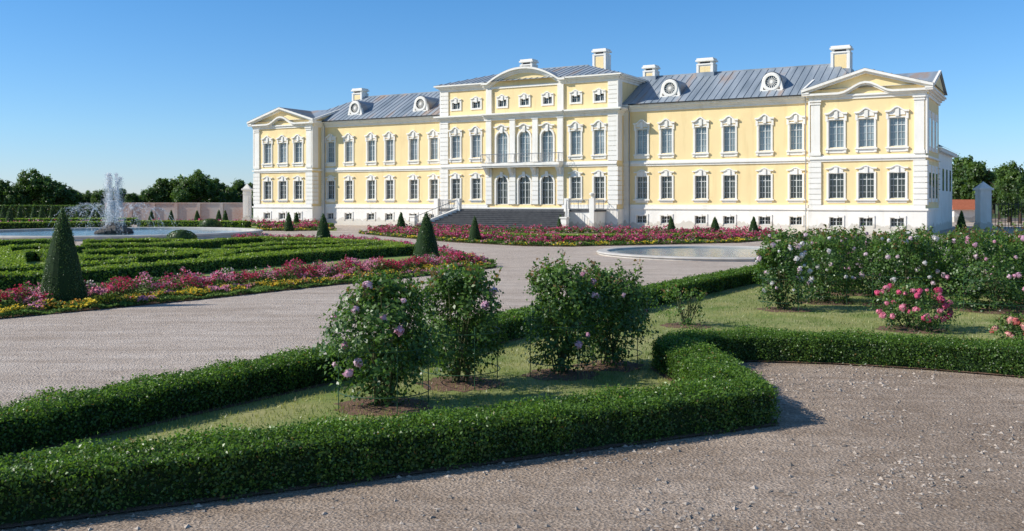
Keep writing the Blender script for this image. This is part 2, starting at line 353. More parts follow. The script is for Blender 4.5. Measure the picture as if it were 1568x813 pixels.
for x0,x1,xw in((8.3,24.65,WL),(43.05,59.4,WR)):
    y=1.5; ops=section(x0,x1,y,xw,1.0)
    wall(Y_,x0,x1,1.8,10.35,y,ops); plinth(x0,x1,y,xw); belt(x0,x1,y); cornice(x0,x1,y,10.3)
    quoin(x0+.0,x0+.45,y,2.2,5.54); quoin(x1-.45,x1,y,2.2,5.54)
    W_.box(x0,x0+.4,y-.1,y-.002,6.03,10.3);W_.box(x1-.4,x1,y-.1,y-.002,6.03,10.3)
    for xp in (x0+.62,x1-.62):   # rainwater pipes
        RL.tube([(xp,y-.5,10.75),(xp,y-.28,10.3),(xp,y-.27,.15)],.045,6)
W_.box(8.0,59.7,11.4,11.6,0,10.4)
x0,x1=S0-9.2,S0+9.2; y=0
side=[S0-7.5,S0-5.22,S0+5.22,S0+7.5]; mid=[S0-2.37,S0,S0+2.37]
ops=section(x0,x1,y,side,1.0)
for x in mid:
    ops+= [(x-.6,x+.6,6.02,8.95),(x-.62,x+.62,2.201,4.85)]
    sash(x,1.2,6.02,8.95,y,True,2,5); arch_fill(x,1.2,8.95,y)
    sash(x,1.24,2.201,4.85,y,False,2,4); arch_fill(x,1.24,4.85,y)
    W_.box(x-.78,x-.62,y-.09,y-.003,2.2,4.4);W_.box(x+.62,x+.78,y-.09,y-.003,2.2,4.4)
    W_.box(x-.76,x-.6,y-.09,y-.003,6.02,8.4);W_.box(x+.6,x+.76,y-.09,y-.003,6.02,8.4)
    hood(x,1.1,9.3,y,.22,.12,.25,.25)
    W_.box(x-.14,x+.14,y-.2,y-.12,4.7,5.2); W_.box(x-.14,x+.14,y-.2,y-.12,8.8,9.25)
wall(Y_,x0,x1,1.8,10.35,y,ops); belt(x0,x1,y)
wall(W_,x0,x1,0,1.8,y-.1,[(x-.48,x+.48,.6,1.25) for x in side],.3)
for x in side: sash(x,.96,.6,1.25,y-.1,False,2,2)
W_.box(x0,x1,y-.2,y,1.802,1.93); W_.box(x0,S0-3.9,y-.14,y,1.931,2.2); W_.box(S0+3.9,x1,y-.14,y,1.931,2.2)
for a in(x0,x1-.85):
    quoin(a,a+.85,y,2.2,5.54); quoin(a,a+.85,y,6.03,10.3,.12,h=.42)
for c in(-3.75,-1.19,1.19,3.75):
    pilaster(S0+c-.28,S0+c+.28,y,6.03,10.3,.22); quoin(S0+c-.32,S0+c+.32,y,2.2,5.54,.2)
cornice(x0,x1,y,10.0,1,1)
cornice(S0-4.2,S0+4.2,y-.15,10.002)
ay=.05
aops=[(x-.46,x+.46,11.28,12.02) for x in side+mid]
wall(Y_,x0,x1,10.6,13.0,ay,aops,.25)
for x in side+mid:
    sash(x,.92,11.28,12.02,ay,False,2,2)
    W_.box(x-.62,x-.46,ay-.08,ay-.003,11.12,12.1);W_.box(x+.46,x+.62,ay-.08,ay-.003,11.12,12.1)
    W_.box(x-.46,x+.46,ay-.075,ay-.003,11.13,11.28)
    hood(x,.86,12.12,ay,.2,.1,.16,.2)
for a in(x0,x1-.85): quoin(a,a+.85,ay,10.65,12.95,.12)
for c in(-3.75,3.75): W_.box(S0+c-.3,S0+c+.3,ay-.2,ay-.002,10.65,12.95)
cornice(x0,S0-4.05,ay,12.95,1,0); cornice(S0+4.05,x1,ay,12.95,0,1)
W_.box(S0-4.05,S0+4.05,ay-.1,ay,12.951,13.15)
for sx,sg in((x0,-1),(x1,1)):
    Y_.quad((sx,0,1.8),(sx,9.5,1.8),(sx,9.5,13.0),(sx,0,13.0))
    W_.box(min(sx,sx+sg*.1),max(sx,sx+sg*.1),-.1,1.5,0,1.8)
    n=8
    for k in range(n):
        hh=3.34/n; W_.box(min(sx,sx+sg*.12),max(sx,sx+sg*.12),-.121,.8,2.2+k*hh+.025,2.2+(k+1)*hh-.025)
    W_.box(min(sx,sx+sg*.12),max(sx,sx+sg*.12),-.121,.8,6.03,10.0)
    W_.box(min(sx,sx+sg*.12),max(sx,sx+sg*.12),-.071,.85,10.65,12.95)
    for zz in (10.0,12.95):
        for p,a,b in((.10,0,.22),(.22,.22,.36),(.42,.36,.48),(.55,.48,.62)):
            W_.box(min(sx,sx+sg*p),max(sx,sx+sg*p),-p+.053,9.5 if zz>11 else 1.6,zz+a+.002,zz+b+.001)
n=28
o=[]
for k in range(n+1):
    u=-1+2*k/n; xx=S0+u*4.35; q=min(abs(u)/.86,1); zz=13.2+1.25*(1-q*q)
    o.append((xx,zz))
W_.band([(a,b+.30) for a,b in o],[(a,b+.12) for a,b in o],ay-.62,ay+.1)
W_.band([(a,b+.119) for a,b in o],[(a,b-.06) for a,b in o],ay-.35,ay+.1)
W_.band([(a,b-.061) for a,b in o],[(a,b-.2) for a,b in o],ay-.18,ay+.1)
Y_.add([(a,ay-.05,b-.1) for a,b in o]+[(S0+4.3,ay-.05,13.0),(S0-4.3,ay-.05,13.0)],[tuple(range(n+3))])
for k in range(n):
    R_.quad((o[k][0],ay-.62,o[k][1]+.31),(o[k+1][0],ay-.62,o[k+1][1]+.31),(o[k+1][0],4.5,o[k+1][1]+.31),(o[k][0],4.5,o[k][1]+.31))
def hip(x0,x1,y0,y1,z0,rx0,rx1,ry,rz,step=.62):
    R_.quad((x0,y0,z0),(x1,y0,z0),(rx1,ry,rz),(rx0,ry,rz)); R_.quad((x0,y1,z0),(x1,y1,z0),(rx1,ry,rz),(rx0,ry,rz))
    R_.add([(x0,y0,z0),(x0,y1,z0),(rx0,ry,rz)],[(0,1,2)]); R_.add([(x1,y0,z0),(x1,y1,z0),(rx1,ry,rz)],[(0,1,2)])
    xx=x0+step
    while xx<x1:
        if xx<rx0: f=(xx-x0)/(rx0-x0)
        elif xx>rx1: f=(x1-xx)/(x1-rx1)
        else: f=1
        a=.018; ya=y0; yb=y0+(ry-y0)*f; zb=z0+(rz-z0)*f
        R_.hexa([(xx-a,ya,z0),(xx+a,ya,z0),(xx+a,yb,zb),(xx-a,yb,zb),(xx-a,ya,z0+.05),(xx+a,ya,z0+.05),(xx+a,yb,zb+.05),(xx-a,yb,zb+.05)])
        xx+=step
    R_.box(rx0,rx1,ry-.1,ry+.1,rz-.05,rz+.07)
hip(4.2,63.5,.9,12.1,10.93,9.8,60.2,6.5,13.95)
hip(x0-.56,x1+.56,ay-.57,9.8,13.575,S0-4.2,S0+4.2,4.7,15.2)
IR.box(8.6,24.0,.84,.9,10.86,10.95); IR.box(43.7,59.2,.84,.9,10.86,10.95)
def chimney(x,y,z0,z1,w,d):
    W_.box(x-w/2,x+w/2,y-d/2,y+d/2,z0,z1-.3)
    W_.box(x-w/2-.1,x+w/2+.1,y-d/2-.1,y+d/2+.1,z1-.62,z1-.5)
    W_.box(x-w/2-.16,x+w/2+.16,y-d/2-.16,y+d/2+.16,z1-.299,z1-.15)
    W_.box(x-w/2-.08,x+w/2+.08,y-d/2-.08,y+d/2+.08,z1-.149,z1)
    W_.box(x-w/2-.09,x-w/2+.12,y-d/2-.09,y+d/2+.09,z0,z1-.63); W_.box(x+w/2-.12,x+w/2+.09,y-d/2-.09,y+d/2+.09,z0,z1-.63)
    Y_.box(x-w/2+.2,x+w/2-.2,y-d/2-.02,y-d/2+.1,z0+.6,z1-.75)
    IR.box(x-w/2+.2,x+w/2-.2,y-d/2-.005,y-d/2+.1,z1-.48,z1-.34)
    R_.box(x-w/2-.2,x+w/2+.2,y-d/2-.2,y+d/2+.2,z0-.4,z0+.55)
for x,z0,z1,w in((60.5,12.9,15.4,1.35),(48.9,13.4,15.25,1.35),(43.6,13.4,15.0,1.0),(9.4,12.9,14.9,1.2),(38.6,14.2,16.9,1.2),(30.7,14.2,16.5,1.2),(24.9,12.9,14.4,1.1)):
    chimney(x,6.5 if x!=24.9 else 4.5,z0,z1,w,1.0)
for x in (S0-21.5,S0-13.1,S0+13.25,S0+22.0):
    yf=2.1; zc=12.25
    W_.lathe([(.50,-.10),(.50,-.16),(.70,-.16),(.78,-.08),(.78,.25)],(x,yf,zc),24,'y')
    GL.lathe([(0,.0),(.51,0)],(x,yf,zc),24,'y')
    for k in range(8):
        a=math.pi*k/8; ca,sa=math.cos(a),math.sin(a); q=.018
        W_.hexa([(x-ca*.5-q*sa,yf-.06,zc-sa*.5+q*ca),(x+ca*.5-q*sa,yf-.06,zc+sa*.5+q*ca),(x+ca*.5-q*sa,yf-.02,zc+sa*.5+q*ca),(x-ca*.5-q*sa,yf-.02,zc-sa*.5+q*ca),
          (x-ca*.5+q*sa,yf-.06,zc-sa*.5-q*ca),(x+ca*.5+q*sa,yf-.06,zc+sa*.5-q*ca),(x+ca*.5+q*sa,yf-.02,zc+sa*.5-q*ca),(x-ca*.5+q*sa,yf-.02,zc-sa*.5-q*ca)])
    W_.lathe([(0,-.09),(.12,-.09),(.14,-.02)],(x,yf,zc),12,'y')
    W_.box(x-.9,x+.9,yf-.12,yf+.3,11.4,11.62)
    for sg in(-1,1):
        W_.hexa([(x+sg*.7,yf-.1,11.6),(x+sg*.95,yf-.1,11.6),(x+sg*.95,yf+.2,11.6),(x+sg*.7,yf+.2,11.6),(x+sg*.62,yf-.1,12.3),(x+sg*.78,yf-.1,12.3),(x+sg*.78,yf+.2,12.3),(x+sg*.62,yf+.2,12.3)])
    for k in range(12):
        a0=math.pi*k/12;a1=math.pi*(k+1)/12
        R_.quad((x+.84*math.cos(a0),yf+.0,zc+.84*math.sin(a0)),(x+.84*math.cos(a1),yf+.0,zc+.84*math.sin(a1)),(x+.84*math.cos(a1),yf+3.6,zc+.84*math.sin(a1)),(x+.84*math.cos(a0),yf+3.6,zc+.84*math.sin(a0)))
    R_.box(x-.84,x-.82,yf+.24,yf+2.5,11.6,zc); R_.box(x+.82,x+.84,yf+.24,yf+2.5,11.6,zc)
W_.box(S0-4.1,S0+4.1,-1.1,-.21,5.74,5.95); W_.box(S0-4.0,S0+4.0,-1.0,-.21,5.6,5.738)
for c in(-3.75,-1.19,1.19,3.75):
    W_.hexa([(S0+c-.15,-.4,4.95),(S0+c+.15,-.4,4.95),(S0+c+.15,-.2,4.95),(S0+c-.15,-.2,4.95),(S0+c-.15,-.95,5.598),(S0+c+.15,-.95,5.598),(S0+c+.15,-.2,5.598),(S0+c-.15,-.2,5.598)])
def railing(p0,p1,h=.85,step=.15):
    p0=Vector(p0);p1=Vector(p1); L_=(p1-p0).length; n=max(2,int(L_/step))
    up=Vector((0,0,1))
    RL.tube([p0+up*h,p1+up*h],.03,4); RL.tube([p0+up*.08,p1+up*.08],.02,4)
    for k in range(n+1):
        q=p0.lerp(p1,k/n); b=.05*(1 if k%2 else -1)
        RL.tube([q+up*.08,q+up*h*.5+Vector((b,0,0)),q+up*h],.010,3)
        if k%6==0: RL.tube([q+up*.08,q+up*h],.028,4)
railing((S0-4.05,-1.05,5.95),(S0+4.05,-1.05,5.95)); railing((S0-4.05,-1.05,5.95),(S0-4.05,-.2,5.95)); railing((S0+4.05,-1.05,5.95),(S0+4.05,-.2,5.95))
W_.box(S0-8.2,S0+8.2,-2.4,-.21,0,1.6); ST.box(S0-8.3,S0+8.3,-2.5,-.21,1.602,1.76)
ns=10
for k in range(ns):
    z=1.76*(k+1)/(ns+1); f=1-k/ns; hw=5.3+2.0*f; yf=-2.5-4.0*f
    ST.hexa([(S0-hw,yf,0),(S0+hw,yf,0),(S0+5.3,-2.45,0),(S0-5.3,-2.45,0),(S0-hw,yf,z),(S0+hw,yf,z),(S0+5.3,-2.45,z),(S0-5.3,-2.45,z)])
    ST.hexa([(S0-hw-.04,yf-.05,z-.035),(S0+hw+.04,yf-.05,z-.035),(S0+hw+.04,yf+.1,z-.035),(S0-hw-.04,yf+.1,z-.035),(S0-hw-.04,yf-.05,z+.004),(S0+hw+.04,yf-.05,z+.004),(S0+hw+.04,yf+.1,z+.004),(S0-hw-.04,yf+.1,z+.004)])
for sg in(-1,1):
    W_.hexa([(S0+sg*7.4,-6.6,0),(S0+sg*7.75,-6.6,0),(S0+sg*5.75,-2.4,0),(S0+sg*5.4,-2.4,0),(S0+sg*7.4,-6.6,.35),(S0+sg*7.75,-6.6,.35),(S0+sg*5.75,-2.4,1.9),(S0+sg*5.4,-2.4,1.9)])
    railing((S0+sg*7.5,-6.5,.35),(S0+sg*5.55,-2.45,1.9),.8)
    W_.box(S0+sg*7.55-.25,S0+sg*7.55+.25,-7.0,-6.5,0,1.1); W_.box(S0+sg*7.55-.32,S0+sg*7.55+.32,-7.07,-6.43,1.1,1.22)
    W_.box(S0+sg*5.6-.22,S0+sg*5.6+.22,-2.65,-2.25,1.6,2.75); W_.box(S0+sg*8.0-.22,S0+sg*8.0+.22,-2.65,-2.25,0,2.75)
    railing((S0+sg*5.7,-2.4,1.76),(S0+sg*7.9,-2.4,1.76),.85); railing((S0+sg*8.1,-2.3,1.76),(S0+sg*8.1,-.3,1.76),.85)
W_.lathe([(.02,.0),(.12,.02),(.1,.1),(.25,.3),(.28,.42),(.2,.45),(.05,.5)],(S0+8,-2.45,2.75),12)
W_.box(60,67.5,9,22,0,6.6); W_.box(59.6,67.9,8.7,22.4,6.6,6.9); 
R_.quad((59.4,8.6,6.92),(68.1,8.6,6.92),(66,10,8.0),(61,10,8.0)); R_.quad((68.1,8.6,6.92),(68.1,22.6,6.92),(66,21,8.0),(66,10,8.0))
for yy in (11,14,17,20): GL.box(67.45,67.53,yy-.5,yy+.5,3.4,5.3)
W_.obj('stucco_trim',M['white'],pal); Y_.obj('walls',M['yellow'],pal); R_.obj('roof',M['roof'],pal)
GU.obj('upper_window_panes',M['glassU'],pal); GL.obj('lower_window_panes',M['glassL'],pal); SA.obj('window_sashes',M['sash'],pal)
IR.obj('roof_gutters',M['iron'],pal); RL.obj('iron_railings',M['rail'],pal); ST.obj('entrance_steps',M['step'],pal)
# ------------------------------------------------------------------ walls, gate, house
bw=MB(); bw.box(-52,-34,121,121.4,0,2.2); bw.box(-52,-34,120.9,121.5,2.2,2.32)
for k in range(7): bw.box(-51.8+k*2.9,-51.4+k*2.9,120.85,121.0,0,2.2)
bw.obj('brick_wall',M['brick'])
def gatepost(x,y,h,w):
    g=MB(); g.box(x-w/2,x+w/2,y-w/2,y+w/2,0,h-.5); g.box(x-w/2-.15,x+w/2+.15,y-w/2-.15,y+w/2+.15,h-.5,h-.3); g.box(x-w/2-.08,x+w/2+.08,y-w/2-.08,y+w/2+.08,0,.5)
    g.box(x-w/2-.05,x+w/2+.05,y-w/2-.05,y+w/2+.05,h-.95,h-.85)
    b=w/2+.05; g.add([(x-b,y-b,h-.3),(x+b,y-b,h-.3),(x+b,y+b,h-.3),(x-b,y+b,h-.3),(x,y,h+.3)],[(0,1,4),(1,2,4),(2,3,4),(3,0,4)])
    g.box(x-w/2+.2,x+w/2-.2,y-w/2-.04,y-w/2+.02,.8,h-1.2)
    g.obj('gate_pillar',M['white'])
gatepost(42.8,86,4.0,1.0); gatepost(-31.6,113,4.3,.8)
gi=MB()
for k in range(34):
    x=43.6+k*.3; gi.box(x-.02,x+.02,86,86.04,0,2.4)
gi.box(43.4,53.6,85.99,86.05,2.2,2.25); gi.box(43.4,53.6,85.99,86.05,.3,.35); gi.obj('iron_fence',M['iron'])
h=empty('outbuilding',(54.2,112,0)); a=MB(); a.box(-1.9,1.9,0,4,0,1.5)
a.obj('house_walls',M['white'],h); a=MB(); a.hexa([(-2.2,-.4,1.5),(2.2,-.4,1.5),(2.2,4.4,1.5),(-2.2,4.4,1.5),(-1.4,1.9,2.7),(1.4,1.9,2.7),(1.4,2.1,2.7),(-1.4,2.1,2.7)]); a.obj('tile_roof',M['redroof'],h)
# ------------------------------------------------------------------ hedges
def miter(path,off):
    P=[np.array(p,float) for p in path]; out=[]
    for i,p in enumerate(P):
        ds=[]
        if i>0: d=P[i]-P[i-1]; ds.append(d/np.linalg.norm(d))
        if i<len(P)-1: d=P[i+1]-P[i]; ds.append(d/np.linalg.norm(d))
        ns=[np.array([-d[1],d[0]]) for d in ds]; n=sum(ns); n/=np.linalg.norm(n); k=1/max(.45,float(n@ns[0]))
        out.append(p+n*off*k)
    return out
def hedge(name,path,w,h,dens,ls,dark=(.03,.078,.014),light=(.155,.27,.042),topb=.32,core=None,rough=.03,sprigs=0,z0=0.0):
    L_=miter(path,w/2); R2=miter(path,-w/2); par=empty(name)
    i_=.05; cl=miter(path,w/2-i_); cr=miter(path,-w/2+i_); c=MB()
    for k in range(len(path)-1):
        c.hexa([(*cl[k],z0),(*cr[k],z0),(*cr[k+1],z0),(*cl[k+1],z0),(*cl[k],h-i_),(*cr[k],h-i_),(*cr[k+1],h-i_),(*cl[k+1],h-i_)])
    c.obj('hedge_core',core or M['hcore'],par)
    Ps=[];Ns=[];T=[]
    for k in range(len(path)-1):
        a0,a1,b0,b1=L_[k],L_[k+1],R2[k],R2[k+1]; ln=np.linalg.norm(a1-a0)/2+np.linalg.norm(b1-b0)/2
        d=(a1-a0)/max(np.linalg.norm(a1-a0),1e-6); nl=np.array([-d[1],d[0],0])
        for face,ar in(('t',ln*w),('l',ln*h),('r',ln*h)):
            n=int(ar*dens); u=rng.random((n,1)); v=rng.random((n,1))
            if face=='t': xy=(a0*(1-u)+a1*u)*(1-v)+(b0*(1-u)+b1*u)*v; z=np.full((n,1),h)-.03*(np.abs(v*2-1)**6); N=np.tile([0,0,1.],(n,1))
            elif face=='l': xy=a0*(1-u)+a1*u; z=v*h; N=np.tile(nl,(n,1))
            else: xy=b0*(1-u)+b1*u; z=v*h; N=np.tile(-nl,(n,1))
            Ps.append(np.hstack([xy,z])); Ns.append(N); T.append(np.full(n,1. if face=='t' else 0.))
    for idx,sg in((0,-1),(-1,1)):
        d=np.array(path[1 if idx==0 else -1],float)-np.array(path[0 if idx==0 else -2],float); d/=np.linalg.norm(d)
        n=int(w*h*dens); u=rng.random((n,1)); v=rng.random((n,1))
        Ps.append(np.hstack([L_[idx]*(1-u)+R2[idx]*u,v*h])); Ns.append(np.tile([sg*d[0],sg*d[1],0],(n,1))); T.append(np.zeros(n))
    P=np.vstack(Ps);N=np.vstack(Ns);T=np.concatenate(T); n=len(P)
    if dens>1000:
        keep=(P[:,2]>.1)|(rng.random(n)<P[:,2]*7+.25); P,N,T=P[keep],N[keep],T[keep]; n=len(P)
    lump=np.sin(P[:,0]*5.1+P[:,1]*3.3)+np.sin(P[:,0]*2.3-P[:,1]*7.7+P[:,2]*9)+np.sin(P[:,1]*13+P[:,0]*11)*.6
    P=P+N*((lump*rough*.4+rng.normal(size=n)*rough*.6-.01)[:,None])
    P[:,2]=np.maximum(P[:,2],.015+z0)
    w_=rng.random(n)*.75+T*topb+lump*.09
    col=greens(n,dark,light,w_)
    old=rng.random(n)<.012; col[old]=np.array([.26,.16,.05])
    me=leaves_mesh('hedge_leaves',P,N*.8+rng.normal(size=(n,3))*.6,ls*(.7+.6*rng.random(n)),col)
    obj('leaves',me,par)
    if sprigs:
        ps=[];ns=[]; st=MB()
        for _ in range(sprigs):
            k=random.randrange(len(path)-1); u=random.random(); v=random.random()
            b=(L_[k]*(1-u)+L_[k+1]*u)*(1-v)+(R2[k]*(1-u)+R2[k+1]*u)*v; hh=random.uniform(.05,.14)
            dx,dy=random.uniform(-.04,.04),random.uniform(-.04,.04)
            st.tube([(b[0],b[1],h-.02),(b[0]+dx,b[1]+dy,h+hh)],.0025,3)
            for q in range(7):
                f=q/6; ps.append((b[0]+dx*f+random.uniform(-.012,.012),b[1]+dy*f+random.uniform(-.012,.012),h+hh*f)); ns.append((random.gauss(0,1),random.gauss(0,1),.6))
        obj('sprig_leaves',leaves_mesh('sprigs',np.array(ps),np.array(ns),ls*.9,greens(len(ps),(.07,.14,.03),(.15,.25,.05))),par); st.obj('sprig_stems',M['stem'],par)
    return par
nearH=[(-7.5,5.88),(-4.05,7.53),(-.8,9.1),(2.6,10.78),(2.62,12.6),(2.45,14.0),(2.75,14.85),(3.7,15.1),(5.0,14.85),(6.3,14.35),(7.5,13.65),(8.7,12.6),(9.7,11.2)]
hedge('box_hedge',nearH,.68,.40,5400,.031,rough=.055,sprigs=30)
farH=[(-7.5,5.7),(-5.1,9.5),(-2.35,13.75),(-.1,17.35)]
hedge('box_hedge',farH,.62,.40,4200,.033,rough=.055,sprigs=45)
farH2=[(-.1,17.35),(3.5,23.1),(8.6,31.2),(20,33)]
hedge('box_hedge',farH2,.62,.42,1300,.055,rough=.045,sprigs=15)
bedp=[(-7.2,6.1),(-5.1,9.5),(-.1,17.35),(3.5,23.1),(8.6,31.2),(20,33),(20,11.2),(9.7,11.2),(8.7,12.6),(7.5,13.65),(6.3,14.35),(5.0,14.85),(3.7,15.1),(2.75,14.85),(2.45,14.0),(2.62,12.6),(2.6,10.78),(-.8,9.1),(-4.05,7.53)]
poly_sheet('rose_garden_lawn',bedp,.012,M['grass'])
for nm,pth in(('hedge_soil',nearH),('hedge_soil',farH)):
    a=miter(pth,.39);b=miter(pth,-.39); s=MB()
    for k in range(len(pth)-1): s.quad((*a[k],.02),(*a[k+1],.02),(*b[k+1],.02),(*b[k],.02))
    s.obj(nm,M['soil'])
pts=sample_poly(bedp,120000); d=np.hypot(pts[:,0],pts[:,1]); pts=pts[(rng.random(len(pts))<np.clip(14/d,0.2,1)**1.2)&(pts[:,0]<12)]
n=len(pts); hgt=.025+.04*rng.random(n); a=rng.random(n)*6.28; wv=np.stack([np.cos(a),np.sin(a),np.zeros(n)],1)*.006; lean=rng.normal(size=(n,2))*.02
V=np.empty((n,3,3)); base=np.hstack([pts,np.full((n,1),.012)]); V[:,0]=base-wv;V[:,1]=base+wv;V[:,2]=base+np.hstack([lean,hgt[:,None]])
pn=np.array([noise.noise((p[0]*.8,p[1]*.8,0)) for p in pts])
gc=greens(n,(.12,.19,.035),(.46,.42,.18),.42+pn*1.7+rng.normal(size=n)*.18)
obj('lawn_grass_blades',raw_mesh('grass',V.reshape(-1,3),3,M['leaf'],gc))
# ------------------------------------------------------------------ roses
def rose(x,y,h,w,nleaf,ls=.05,flowers=6,fcol=((.85,.45,.55),),canes=12,sparse=False,shoots=10,ring=True,fr=.035,base=.05,dark=(.032,.082,.02),light=(.145,.25,.05),up=0.0):
    par=empty('rose_bush',(x,y,0)); st=MB(); P=[];N=[];Cw=[]
    for c in range(canes):
        a=random.random()*6.28; rr=w*.5*math.sqrt(random.random())*.95; hh=h*random.uniform(.6,1.0)
        b=Vector((random.uniform(-.12,.12),random.uniform(-.12,.12),0)); tip=Vector((math.cos(a)*rr,math.sin(a)*rr,hh)); midp=b.lerp(tip,.5)+Vector((math.cos(a)*.05,math.sin(a)*.05,.12))
        st.tube([b,b.lerp(midp,.5),midp,midp.lerp(tip,.5),tip],[.012,.010,.008,.006,.003],4)
        for q in range(3):
            f=random.uniform(.3,.9); p=midp.lerp(tip,f) if random.random()<.6 else b.lerp(midp,f); e=p+Vector((random.gauss(0,.13),random.gauss(0,.13),random.uniform(.05,.22)))*w
            st.tube([p,e],[.005,.002],3)
    m_=16; nc=int(nleaf/m_)
    lob=[(random.uniform(0,6.28),random.uniform(.35,1),random.uniform(.10,.28)) for _ in range(7)]
    for c in range(nc):
        zf=random.random()**(.85-up*.25); a=random.random()*6.28
        lim=.68+.34*math.sin(math.pi*min(1,zf*.85+.12)) - (.34*max(0,zf-.78)/.22) - up*.22*max(0,.35-zf)/.35
        for la,lz,ll in lob: lim+=ll*math.exp(-((math.cos(a-la)-1)**2)*3-((zf-lz)**2)*14)
        lim*=.92+.42*noise.noise((math.cos(a)*1.6+x*3,math.sin(a)*1.6+y,zf*3.2))
        if noise.noise((math.cos(a)*2.6+x,math.sin(a)*2.6-y,zf*5))>.22: continue
        if sparse and random.random()<.35: continue
        rr=random.random()**.42
        cc=np.array([math.cos(a)*w*.5*lim*rr,math.sin(a)*w*.5*lim*rr,h*(base+(.98-base)*zf)+random.gauss(0,.03)])
        q=cc+rng.normal(size=(m_,3))*np.array([.062,.062,.05])*(1.3 if w>1.3 else 1)
        P.append(q); out=np.array([math.cos(a),math.sin(a),.5+zf*.4]); N.append(np.tile(out,(m_,1))+rng.normal(size=(m_,3))*.6)
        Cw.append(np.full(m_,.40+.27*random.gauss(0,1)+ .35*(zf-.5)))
    for c in range(shoots):
        a=random.random()*6.28; rr=w*.45*math.sqrt(random.random()); b=Vector((math.cos(a)*rr,math.sin(a)*rr,h*random.uniform(.72,.95))); t=b+Vector((math.cos(a)*random.uniform(0,.12),math.sin(a)*random.uniform(0,.12),random.uniform(.12,.34)*h/1.5))
        st.tube([b,t],[.005,.002],3)
        for q in range(6):
            p=b.lerp(t,q/5+.02); pp=np.array(p)+rng.normal(size=(6,3))*.032; P.append(pp); N.append(rng.normal(size=(6,3))+np.array([0,0,.7])); Cw.append(np.full(6,2.0+q*.1))
    P=np.vstack(P);N=np.vstack(N);Cw=np.concatenate(Cw); P[:,2]=np.maximum(P[:,2],.04); n=len(P)
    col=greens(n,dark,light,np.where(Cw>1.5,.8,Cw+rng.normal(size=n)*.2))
    red=(Cw>2.2)&(rng.random(n)<.4); col[red]=np.array([.24,.14,.06])*(.7+.6*rng.random((red.sum(),1)))
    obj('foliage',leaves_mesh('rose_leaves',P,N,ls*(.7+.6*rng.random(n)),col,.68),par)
    st.obj('canes',M['stem'],par)
    if flowers:
        FP=[];FN=[];FC=[];FS=[]
        for k in range(flowers):
            a=random.uniform(0,6.28) if random.random()<.35 else -math.pi/2+random.gauss(0,.9)
            zf=random.uniform(.25,1.0); r_=w*.56*math.sqrt(max(.1,1-max(0,zf-.5)**2*3)); c=np.array([math.cos(a)*r_,math.sin(a)*r_,h*(.1+.9*zf)])
            fc=np.array(random.choice(fcol)); R=fr*random.uniform(.6,1.3); mm=30
            d=nrmz(rng.normal(size=(mm,3))+np.array([0,0,.3])); FP.append(c+d*R*(.35+.65*rng.random((mm,1)))); FN.append(d); FC.append(fc[None]*(.75+.35*rng.random((mm,1)))); FS.append(np.full(mm,R*1.15))
        obj('blooms',leaves_mesh('rose_petals',np.vstack(FP),np.vstack(FN),np.concatenate(FS),np.vstack(FC),.95,M['petal'],-.15),par)
    if ring:
        g=MB()
        for zz in (.22,.75):
            r_=w*.5; g.tube([(r_*math.cos(t*math.pi/12),r_*math.sin(t*math.pi/12),zz) for t in range(25)],.006,4,False)
        for k in range(4):
            t=k*math.pi/2+.4; g.tube([(w*.5*math.cos(t),w*.5*math.sin(t),0),(w*.5*math.cos(t),w*.5*math.sin(t),.85)],.006,4)
        g.obj('wire_support',M['wire'],par)
    s=MB(); nn=26; s.v=[(0,0,.045)]+[((w*.42+.2*random.random())*math.cos(6.283*k/nn),(w*.42+.2*random.random())*math.sin(6.283*k/nn),.016) for k in range(nn)]; s.f=[(0,1+k,1+(k+1)%nn) for k in range(nn)]
    s.obj('mulch',M['soil'],par)
    return par
PINK=((.85,.45,.58),(.87,.62,.70),(.85,.52,.66)); HOT=((.85,.14,.28),(.88,.32,.42)); WHT=((.87,.83,.80),(.86,.68,.73))
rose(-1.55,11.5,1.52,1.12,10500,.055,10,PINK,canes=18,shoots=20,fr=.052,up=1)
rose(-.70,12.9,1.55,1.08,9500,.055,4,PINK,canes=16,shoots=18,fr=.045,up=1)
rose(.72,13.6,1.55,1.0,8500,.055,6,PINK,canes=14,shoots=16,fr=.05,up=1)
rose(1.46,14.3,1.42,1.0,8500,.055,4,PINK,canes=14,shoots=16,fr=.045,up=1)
rose(3.46,18.9,.72,.85,900,.055,flowers=0,canes=14,sparse=True,ring=False,shoots=8)
rose(6.2,21.7,1.5,1.1,6000,.065,26,WHT,shoots=16,fr=.055,up=1)
rose(7.7,23.4,1.6,1.6,6500,.065,30,WHT,shoots=16,fr=.055)
rose(9.3,22.6,1.65,1.8,8500,.065,20,WHT,shoots=16,fr=.055)
rose(7.75,18.4,.85,1.25,4200,.052,46,HOT,shoots=6,ring=False,fr=.06)
rose(8.85,16.6,.45,.7,1300,.05,16,((.85,.28,.24),(.88,.45,.40)),shoots=3,ring=False,fr=.055)
rose(11.0,21.6,1.7,1.9,8500,.065,18,PINK,shoots=16,fr=.055)
rose(12.6,22.6,1.7,1.9,7500,.065,14,PINK,shoots=16,fr=.055)
for x,y in((9.0,25.8),(10.6,25.4),(12.2,26.2),(14.0,25.8),(8.6,28.9),(10.4,29.5),(12.4,29.6),(14.4,29.5),(16.6,29.2),(14.6,22.2),(13.4,24.0),(16,26)):
    rose(x,y,1.55,2.1,4600,.08,16,WHT if random.random()<.7 else PINK,shoots=12,ring=False,fr=.06)
